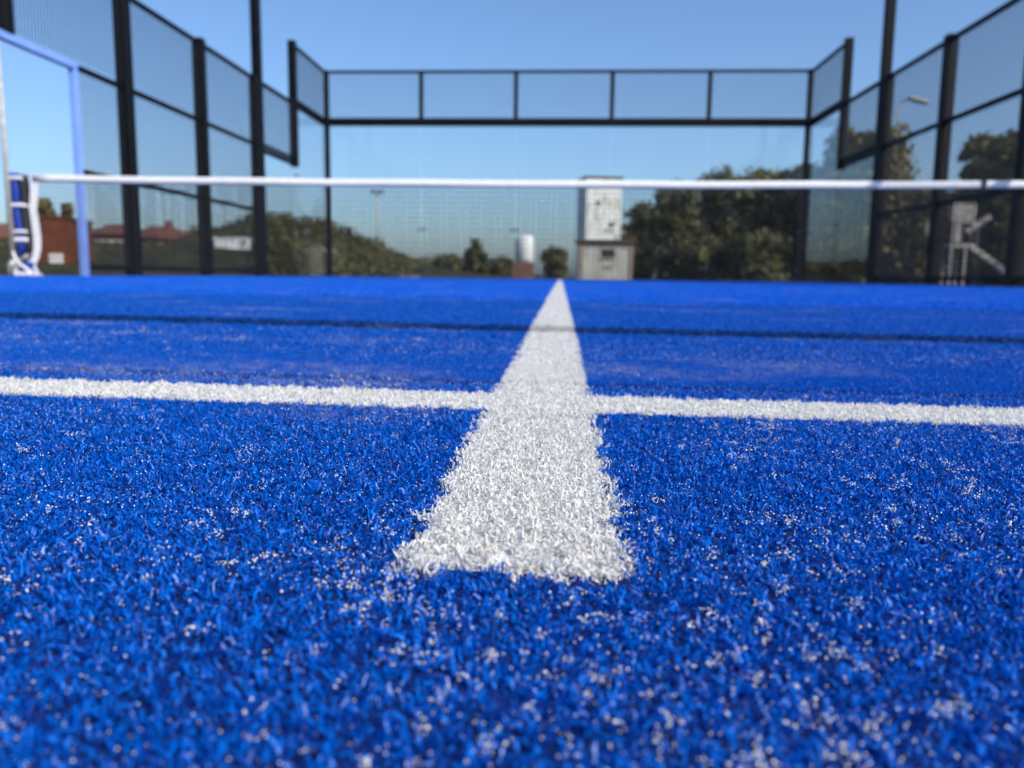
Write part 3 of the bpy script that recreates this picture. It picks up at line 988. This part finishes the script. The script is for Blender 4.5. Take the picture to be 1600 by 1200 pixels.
LD, LO, LR = K['leaf_dark'], K['leaf_olive'], K['leaf_rust']
G1 = 'dark trees beyond the glass end wall'
tree(1000, 52, 318, 80, LD, 'dark low tree just right of the white tower', seed=1, group=G1, low=0.02)
tree(1052, 47, 284, 110, LD, 'dark round tree second to the right of the white tower', seed=2, group=G1, low=0.02, n=3400)
tree(1118, 50, 268, 120, LD, 'dark tree in the middle of the clump behind the glass', seed=3, group=G1, low=0.02, n=3400)
tree(1185, 46, 266, 120, LO, 'olive green tree in the clump left of the right glass corner', seed=4, group=G1, low=0.02, n=3400)
tree(1244, 44, 256, 110, LD, 'dark tree seen across the right rear glass corner', seed=5, group=G1, low=0.02, n=3400)
tree(1085, 38, 372, 120, LD, 'low dark bush at the foot of the dark clump', 'bush', 'bush', seed=6, group='bushes beyond the court', low=0.0, n=2000, leaf=0.2)
tree(1180, 36, 362, 130, LD, 'wide dark bush under the right half of the dark clump', 'bush', 'bush', seed=7, group='bushes beyond the court', low=0.0, n=2000, leaf=0.2)
G2 = 'trees beyond the right fence'
tree(1366, 36, 200, 150, LO, 'tall olive tree behind the right light pole', seed=8, group=G2, low=0.05, n=4200)
tree(1420, 40, 290, 110, LO, 'lower olive tree between the light pole and next fence post', seed=9, group=G2, low=0.02, n=3000)
tree(1517, 34, 212, 92, LO, 'slim olive tree, left of the pair right of the fence post', seed=10, group=G2, low=0.06, n=3400)
tree(1578, 33, 205, 112, LO, 'olive tree, right one of the pair near the picture edge', seed=11, group=G2, low=0.06, n=3800)
tree(1660, 33, 190, 120, LO, 'olive tree past the last right fence post', seed=12, group=G2, low=0.05, n=3600)
tree(1505, 44, 292, 150, LD, 'dark shady tree low behind the olive pair', seed=13, group=G2, low=0.0, n=3200)
tree(1600, 42, 285, 150, LD, 'dark shady tree low at the right picture edge', seed=14, group=G2, low=0.0, n=3200)
tree(1330, 26, 372, 110, LD, 'dark bush seen through the right side glass', 'bush', 'bush', seed=15, group='bushes beyond the court', low=0.0, n=1800, leaf=0.15)
tree(1312, 42, 200, 125, LD, 'tall dark tree seen through the right side glass', seed=25, group=G2, low=0.0, n=3600)
G3 = 'far trees left of the white tower'
tree(742, 72, 372, 54, LD, 'far pointed dark tree left of the small white tank', 'conical_tree', seed=16, group=G3, low=0.0, n=1500, cone=True, leaf=0.3)
tree(700, 76, 398, 70, LD, 'far rounded tree just left of the pointed one', seed=17, group=G3, low=0.0, n=1400, leaf=0.3)
tree(650, 78, 404, 70, LO, 'far low olive tree below the pale mast on the right', seed=18, group=G3, low=0.0, n=1400, leaf=0.3)
tree(600, 74, 400, 70, LD, 'far low dark tree at the foot of the pale mast', seed=19, group=G3, low=0.0, n=1400, leaf=0.3)
tree(782, 80, 402, 60, LD, 'far low dark tree left beside the small white tank', seed=20, group=G3, low=0.0, n=1400, leaf=0.3)
tree(866, 72, 386, 56, LD, 'far dark round tree between the small tank and the tower', seed=21, group=G3, low=0.0, n=1600, leaf=0.3)
tree(402, 46, 342, 60, LD, 'dark round tree on the hilltop behind the left light pole', seed=22, low=0.0, n=1800, group='trees on the left hill')
tree(78, 36, 312, 42, LO, 'small olive tree poking up behind the rust red shed', seed=23, low=0.2, n=1200, group='trees on the left hill')
tree(112, 38, 318, 22, LO, 'thin wispy tree right of the rust red shed', seed=24, low=0.3, n=420, group='trees on the left hill')


# unseen trees added behind the near end to block bright sky mirrored in glass
for i, (x, y, hh) in enumerate(((-11, -27, 7.5), (-4.5, -30, 8.2), (2.5, -28, 7.6), (9, -31, 8.4), (16, -29, 7.4), (-18, -30, 8))):
    t_ = tree(800, 60, 300, 250, LD, ['dark tree first from left behind the near end of the court', 'dark tree second from left behind the near end of the court', 'dark tree third from left behind the near end of the court', 'dark tree fourth from left behind the near end of the court', 'dark tree at the right behind the near end of the court', 'dark tree farthest left behind the near end of the court'][i], seed=40 + i, low=0.02, n=1600, leaf=0.4, group='trees behind the near end')
    t_.location = (x, y, ZG)


def scrub():
    r = np.random.default_rng(5)
    cl = []
    for i in range(260):
        px = r.uniform(385, 640); D = r.uniform(26, 43)
        p = at(px, 430, D); z = float(gz(p[0], p[1]))
        if 470 < px < 575 and r.uniform() < 0.45 and D < 36: continue
        s = r.uniform(0.15, 0.62)
        cl.append((p[0], p[1], z + s * 0.3, s, s * 0.7))
    V, F = leaf_cloud(cl, 12000, 0.18, 6)
    tag(link('scrub', np_mesh('scrub', V, F, K['leaf_dark'])), 'low dark scrub covering the hill behind the left rear glass', 'scrub', kind='stuff')
    cl = []
    for i in range(330):
        px = r.uniform(-120, 385); D = r.uniform(34, 46)
        p = at(px, 430, D); z = float(gz(p[0], p[1]))
        s = r.uniform(0.10, 0.30)
        cl.append((p[0], p[1], z + s * 0.2, s * 1.4, s * 0.6))
    V, F = leaf_cloud(cl, 7000, 0.14, 8)
    tag(link('rough_grass', np_mesh('rough_grass', V, F, K['leaf_dark'])), 'rough dark grass tufts on the left bank', 'grass', kind='stuff')


scrub()


# ------------------------------------------------------------------ buildings and other things beyond
def on_ground(px, D):
    p = at(px, 436, D)
    return p[0], p[1], float(gz(p[0], p[1]))


def tower():
    D = 50; k = D / FPX
    x0, y0, z0 = on_ground(934, D)
    w = 56 * k; h = at(936, 276, D)[2] - z0
    t = empty('tower', (x0, y0 + w / 2, z0), math.radians(13))
    tag(t, 'tall square tower with flaking white paint behind the small flat building', 'tower')
    MB().box(-w / 2, w / 2, -w / 2, w / 2, -0.2, h - 0.12, 0.04).build('wall', K['tower'], t)
    MB().box(-w / 2 - 0.07, w / 2 + 0.07, -w / 2 - 0.07, w / 2 + 0.07, h - 0.12, h + 0.02, 0.02).build('cap', K['roofslab'], t)
    for dx, dz in ((-0.35, 4.6), (0.5, 3.35)):
        f = MB().box(-0.14, 0.14, -0.02, 0.03, -0.14, 0.14, 0.01).build('vent', K['roofslab'], t, loc=(dx, -w / 2 - 0.01, dz))
    # flat roofed hut in front
    D = 44; k = D / FPX
    x0, y0, z0 = on_ground(948, D)
    w = 84 * k; h = at(948, 377, D)[2] - z0; dp = 2.4
    b = empty('hut', (x0, y0 + dp / 2, z0), math.radians(-4))
    tag(b, 'small beige flat-roofed hut with a brown window in front of the tower', 'building')
    MB().box(-w / 2, w / 2, -dp / 2, dp / 2, -0.2, h - 0.14, 0.02).build('wall', K['render'], b)
    MB().box(-w / 2 - 0.18, w / 2 + 0.1, -dp / 2 - 0.15, dp / 2 + 0.1, h - 0.139, h + 0.06, 0.02).build('roof', K['roofslab'], b)
    wx = (952 - 948) * k; wz = at(952, 396, D)[2] - z0
    f = MB().box(-0.36, 0.36, -0.05, 0.03, -0.24, 0.24, 0.02).build('window', K['shutter'], b, loc=(wx, -dp / 2, wz))
    MB().box(-0.29, 0.29, -0.056, -0.051, -0.17, 0.17).build('pane', K['pane'], f)
    MB().box(-0.42, 0.42, -0.10, -0.0, -0.30, -0.245, 0.01).build('sill', K['plaster'], f)
    for sx in (-1, 1):
        MB().box(-0.11, 0.11, -0.03, 0.02, 0, h - 0.15, 0.01).build('corner_strip', K['dirt'], b, loc=(sx * (w / 2 - 0.12), -dp / 2 - 0.006, 0))


tower()


def tank():
    D = 60; k = D / FPX
    x0, y0, z0 = on_ground(820, D)
    r = 13.5 * k; zb = at(820, 410, D)[2] - z0; zt = at(820, 367, D)[2] - z0
    t = empty('water_tank', (x0, y0, z0))
    tag(t, 'small white cylindrical tank on a brown base, far behind the net', 'tank')
    MB().lathe([(r * 0.9, zb), (r, zb + 0.1), (r, zt - 0.25), (r * 0.75, zt - 0.08), (r * 0.3, zt)], n=20).build('drum', K['tankwhite'], t, smooth=True)
    MB().lathe([(r * 0.22, zt - 0.01), (r * 0.24, zt + 0.06), (r * 0.1, zt + 0.09)], n=10).build('lid', K['grey'], t, smooth=True)
    MB().box(-0.85, 0.65, -0.6, 0.6, -0.1, zb - 0.005, 0.03).build('base', K['brick'], t)
    MB().tube([(-r - 0.06, 0, zb - 0.3), (-r - 0.06, 0, zt - 0.4), (-r + 0.05, 0, zt - 0.3)], 0.04, 8).build('pipe', K['grey'], t, smooth=True)


tank()


def house(pa, pb, D, eave, ridge, label, mw, mr, dp=6.0, rz=0.0, win=3):
    k = D / FPX
    xm, y0, z0 = on_ground((pa + pb) / 2, D)
    w = (pb - pa) * k
    ze = at((pa + pb) / 2, eave, D)[2] - z0; zr = at((pa + pb) / 2, ridge, D)[2] - z0
    h = empty('house', (xm, y0 + dp / 2, z0), rz)
    tag(h, label, 'house', 'houses on the left bank')
    MB().box(-w / 2, w / 2, -dp / 2, dp / 2, -0.3, ze, 0.02).build('wall', mw, h)
    o = 0.3
    m = MB()
    m.v += [(-w / 2 - o, -dp / 2 - o, ze - 0.05), (w / 2 + o, -dp / 2 - o, ze - 0.05), (w / 2 + o, dp / 2 + o, ze - 0.05), (-w / 2 - o, dp / 2 + o, ze - 0.05),
            (-w / 2 - o, -dp / 2 - o, ze + 0.1), (w / 2 + o, -dp / 2 - o, ze + 0.1), (w / 2 + o, dp / 2 + o, ze + 0.1), (-w / 2 - o, dp / 2 + o, ze + 0.1),
            (-w / 2 + 0.4, 0, zr), (w / 2 - 0.4, 0, zr)]
    m.f += [(3, 2, 1, 0), (0, 1, 5, 4), (1, 2, 6, 5), (2, 3, 7, 6), (3, 0, 4, 7), (4, 5, 9, 8), (6, 7, 8, 9), (5, 6, 9), (7, 4, 8)]
    rf = m.build('roof', mr, h)
    MB().box(-0.25, 0.25, -0.25, 0.25, 0, 0.9, 0.02).build('chimney', K['brick'], rf, loc=(w * 0.2, 0.3, zr - 0.45))
    for i in range(win):
        x = -w / 2 + w * (i + 0.5) / win
        f = MB().box(-0.45, 0.45, -0.04, 0.03, -0.5, 0.5, 0.01).build('window', K['plaster'], h, loc=(x, -dp / 2, ze - 1.0))
        MB().box(-0.37, 0.37, -0.046, -0.041, -0.42, 0.42).build('pane', K['pane'], f)
    return h


house(138, 190, 66, 366, 347, 'brown brick house just right of the blue doorway jamb', K['brick'], K['tile'], rz=0.1)
house(203, 256, 68, 371, 350, 'red brown house between the first two left fence posts', K['rust2'], K['tile'], rz=-0.1)
house(262, 306, 74, 374, 358, 'small far house left of the second fence post', K['brick'], K['tile'], win=2)
house(-55, 14, 60, 372, 345, 'brick house at the left edge behind the pale lamp post', K['brick'], K['tile'])


def shed(pa, pb, D, top, label, mat, roofmat, dp, notice=False, rz=0.0):
    k = D / FPX
    xm, y0, z0 = on_ground((pa + pb) / 2, D)
    w = (pb - pa) * k; h = at((pa + pb) / 2, top, D)[2] - z0
    s = empty('shed', (xm, y0 + dp / 2, z0), rz)
    tag(s, label, 'shed', 'sheds on the left')
    n = 6
    for i in range(n):
        a = -w / 2 + w * i / n; b = a + w / n - 0.008
        MB().box(a, b, -dp / 2 - random.uniform(0, 0.012), -dp / 2 + 0.03, 0.0, h - 0.1, 0.004).build('panel', mat, s)
    MB().box(-w / 2 + 0.005, w / 2 - 0.013, -dp / 2 + 0.031, dp / 2, -0.1, h - 0.1, 0.01).build('body', mat, s)
    MB().prism([(-w / 2 - 0.06, h - 0.099), (w / 2 + 0.06, h - 0.099), (w / 2 + 0.06, h - 0.03), (0, h), (-w / 2 - 0.06, h - 0.03)], -dp / 2 - 0.08, dp / 2 + 0.05).build('roof', roofmat, s)
    if notice:
        zc = at(85, 405, D)[2] - z0
        MB().box(-0.26, 0.26, -0.03, 0.0, -0.22, 0.22, 0.006).build('notice_panel', K['plaster'], s, loc=((86 - (pa + pb) / 2) * k, -dp / 2 - 0.016, zc))
    return s


shed(54, 100, 30, 336, 'rust red shed with a pale panel behind the net post', K['rust'], K['rust'], 1.2, True, rz=0.15)
shed(101, 128, 31, 342, 'narrow dark brown shed right beside the rust red one', K['rust2'], K['roofslab'], 1.0)


def container():
    D = 31.5; k = D / FPX
    xm, y0, z0 = on_ground(360, D)
    w = 56 * k; zt = at(360, 371, D)[2]; h = 1.25
    c = empty('storage_container', (xm, y0 + 0.8, zt - h), math.radians(6))
    tag(c, 'low white container half hidden by the grassy slope near the left light pole', 'container')
    MB().box(-w / 2, w / 2, -0.7, 0.7, 0, h - 0.06, 0.02).build('body', K['white'], c)
    MB().box(-w / 2 - 0.03, w / 2 + 0.03, -0.73, 0.73, h - 0.059, h, 0.015).build('lid', K['white'], c)
    n = 9
    for i in range(n):
        x = -w / 2 + w * (i + 0.5) / n
        MB().box(-0.03, 0.03, -0.018, 0.0, 0.05, h - 0.1, 0.005).build('rib', K['white'], c, loc=(x, -0.701, 0))


container()


def garden_wall(pa, pb, D, top, label):
    k = D / FPX
    xm, y0, z0 = on_ground((pa + pb) / 2, D)
    w = (pb - pa) * k; h = at((pa + pb) / 2, top, D)[2] - z0
    g = empty('low_wall', (xm, y0, z0)); tag(g, label, 'wall', 'low pale walls on the bank')
    MB().box(-w / 2, w / 2, -0.12, 0.12, -0.2, h - 0.06, 0.01).build('wall', K['plaster'], g)
    MB().box(-w / 2 - 0.04, w / 2 + 0.04, -0.16, 0.16, h - 0.059, h, 0.01).build('coping', K['dirt'], g)


garden_wall(181, 190, 48, 379, 'tiny pale wall end left of the first tall fence post')
garden_wall(224, 256, 48, 380, 'low pale wall below the red brown house')


def lamp_post(px, D, top, r, label, arm=1, head_px=22, mat='galv', heady=None):
    x0, y0, z0 = on_ground(px, D)
    k = D / FPX
    h = at(px, top, D)[2] - z0
    p = empty('street_lamp', (x0, y0, z0)); tag(p, label, 'street lamp', 'street lamps beyond the court')
    MB().tube([(0, 0, -0.1), (0, 0, h * 0.5), (0, 0, h)], r, 10, rads=[r * 1.2, r, r * 0.75]).build('pole', K[mat], p, smooth=True)
    MB().lathe([(r * 2.2, -0.1), (r * 2.2, 0.25), (r * 1.4, 0.4)], n=10).build('base', K[mat], p)
    L = head_px * k
    if arm:
        MB().tube([(0, 0, h - 0.1), (arm * L * 0.45, 0, h + 0.08), (arm * L * 0.8, 0, h + 0.05)], r * 0.5, 8).build('arm', K[mat], p, smooth=True)
        hd = MB().box(-0.42, 0.42, -0.16, 0.16, -0.07, 0.09, 0.05).build('lamp_head', K['galv'], p, loc=(arm * L, 0, h + 0.03))
        hd.rotation_euler = (0, arm * math.radians(14), 0)
        MB().box(-0.3, 0.3, -0.11, 0.11, -0.085, -0.071, 0.005).build('lens', K['grey'], hd)
    else:
        for s_ in (-1, 1):
            hd = MB().box(-0.22, 0.22, -0.18, 0.12, -0.1, 0.14, 0.03).build('lamp_head', K['grey'], p, loc=(s_ * 0.28, 0, h))
            MB().box(-0.17, 0.17, -0.19, -0.181, -0.06, 0.1).build('lens', K['pane'], hd)
        MB().box(-0.5, 0.5, -0.03, 0.03, -0.03, 0.03, 0.005).build('arm', K[mat], p, loc=(0, 0.10, h - 0.05))


lamp_post(22, 26, 28, 0.075, 'pale lamp post with dark floodlights at the far left edge', arm=0)
lamp_post(1384, 36, 158, 0.06, 'street lamp with its pale head just right of the right light pole', arm=1, head_px=27)
lamp_post(591, 64, 300, 0.09, 'thin pale mast far behind the left part of the glass wall', arm=0)


def play_slide():
    D = 27; k = D / FPX
    x0, y0, z0 = on_ground(1490, D)
    X = lambda px: (px - 1490) * k
    Z = lambda py, px=1490: at(px, py, D)[2] - z0
    s = empty('play_slide', (x0, y0, z0))
    tag(s, 'small pale playground slide with a raised panel, behind the right fence', 'play slide')
    def bar(p, q, r, name, m='slide'):
        MB().tube([p, q], r, 8).build(name, K[m], s)
    for px in (1477, 1497):
        for dy in (-0.25, 0.25): bar((X(px), dy, -0.05), (X(px), dy, Z(386)), 0.045, 'leg')
    MB().box(X(1474), X(1502), -0.3, 0.3, Z(388), Z(381), 0.01).build('platform', K['slide'], s)
    a = Vector((X(1500), 0, Z(385))); b = Vector((X(1538), 0, Z(412))); c = Vector((X(1562), 0, Z(432)))
    for nm, p, q, m in (('chute', a, b, 'slide'), ('chute', b, c, 'grey')):
        d = (q - p); L = d.length; ang = math.atan2(d.z, d.x)
        mb = MB().box(0, L, -0.26, 0.26, -0.03, 0.03, 0.008).box(0, L, -0.30, -0.262, -0.03, 0.14, 0.008).box(0, L, 0.262, 0.30, -0.03, 0.14, 0.008)
        o = mb.build(nm, K[m], s, loc=p); o.rotation_euler = (0, -ang, 0)
    MB().box(X(1474), X(1506), -0.33, -0.29, Z(350), Z(319), 0.01).build('top_panel', K['slide'], s)
    for px in (1476, 1503): bar((X(px), -0.31, Z(381)), (X(px), -0.31, Z(350)), 0.03, 'upright')
    MB().box(X(1478), X(1490), -0.33, -0.29, Z(380), Z(351), 0.01).build('side_panel', K['slide'], s)
    d0 = Vector((X(1513), 0.5, Z(361))); d1 = Vector((X(1546), 0.5, Z(336)))
    bar(d0, d1, 0.10, 'slanting_beam')
    bar((X(1530), 0.5, -0.05), (X(1530), 0.5, Z(350)), 0.04, 'stay', 'grey')
    MB().box(X(1500), X(1530), 0.46, 0.54, Z(381) - 0.06, Z(381), 0.008).build('brace', K['grey'], s)
    # leaning board left of the post
    D2 = 27
    x1, y1, z1 = on_ground(1447, D2)
    g = empty('sign_board', (x1, y1, z1)); tag(g, 'small pale oval board on a stake left of the slide', 'board')
    MB().tube([(0, 0.03, -0.1), (0, 0.03, Z(340))], 0.03, 8).build('stake', K['bark'], g)
    q = MB().lathe([(0.02, 0.0), (0.15, 0.0), (0.17, 0.02), (0.15, 0.04), (0.02, 0.04)], n=16).build('board', K['slide'], g, loc=(0, -0.001, Z(358)))
    q.rotation_euler = (math.pi / 2, 0, 0); q.scale = (1, 1.6, 1)


play_slide()
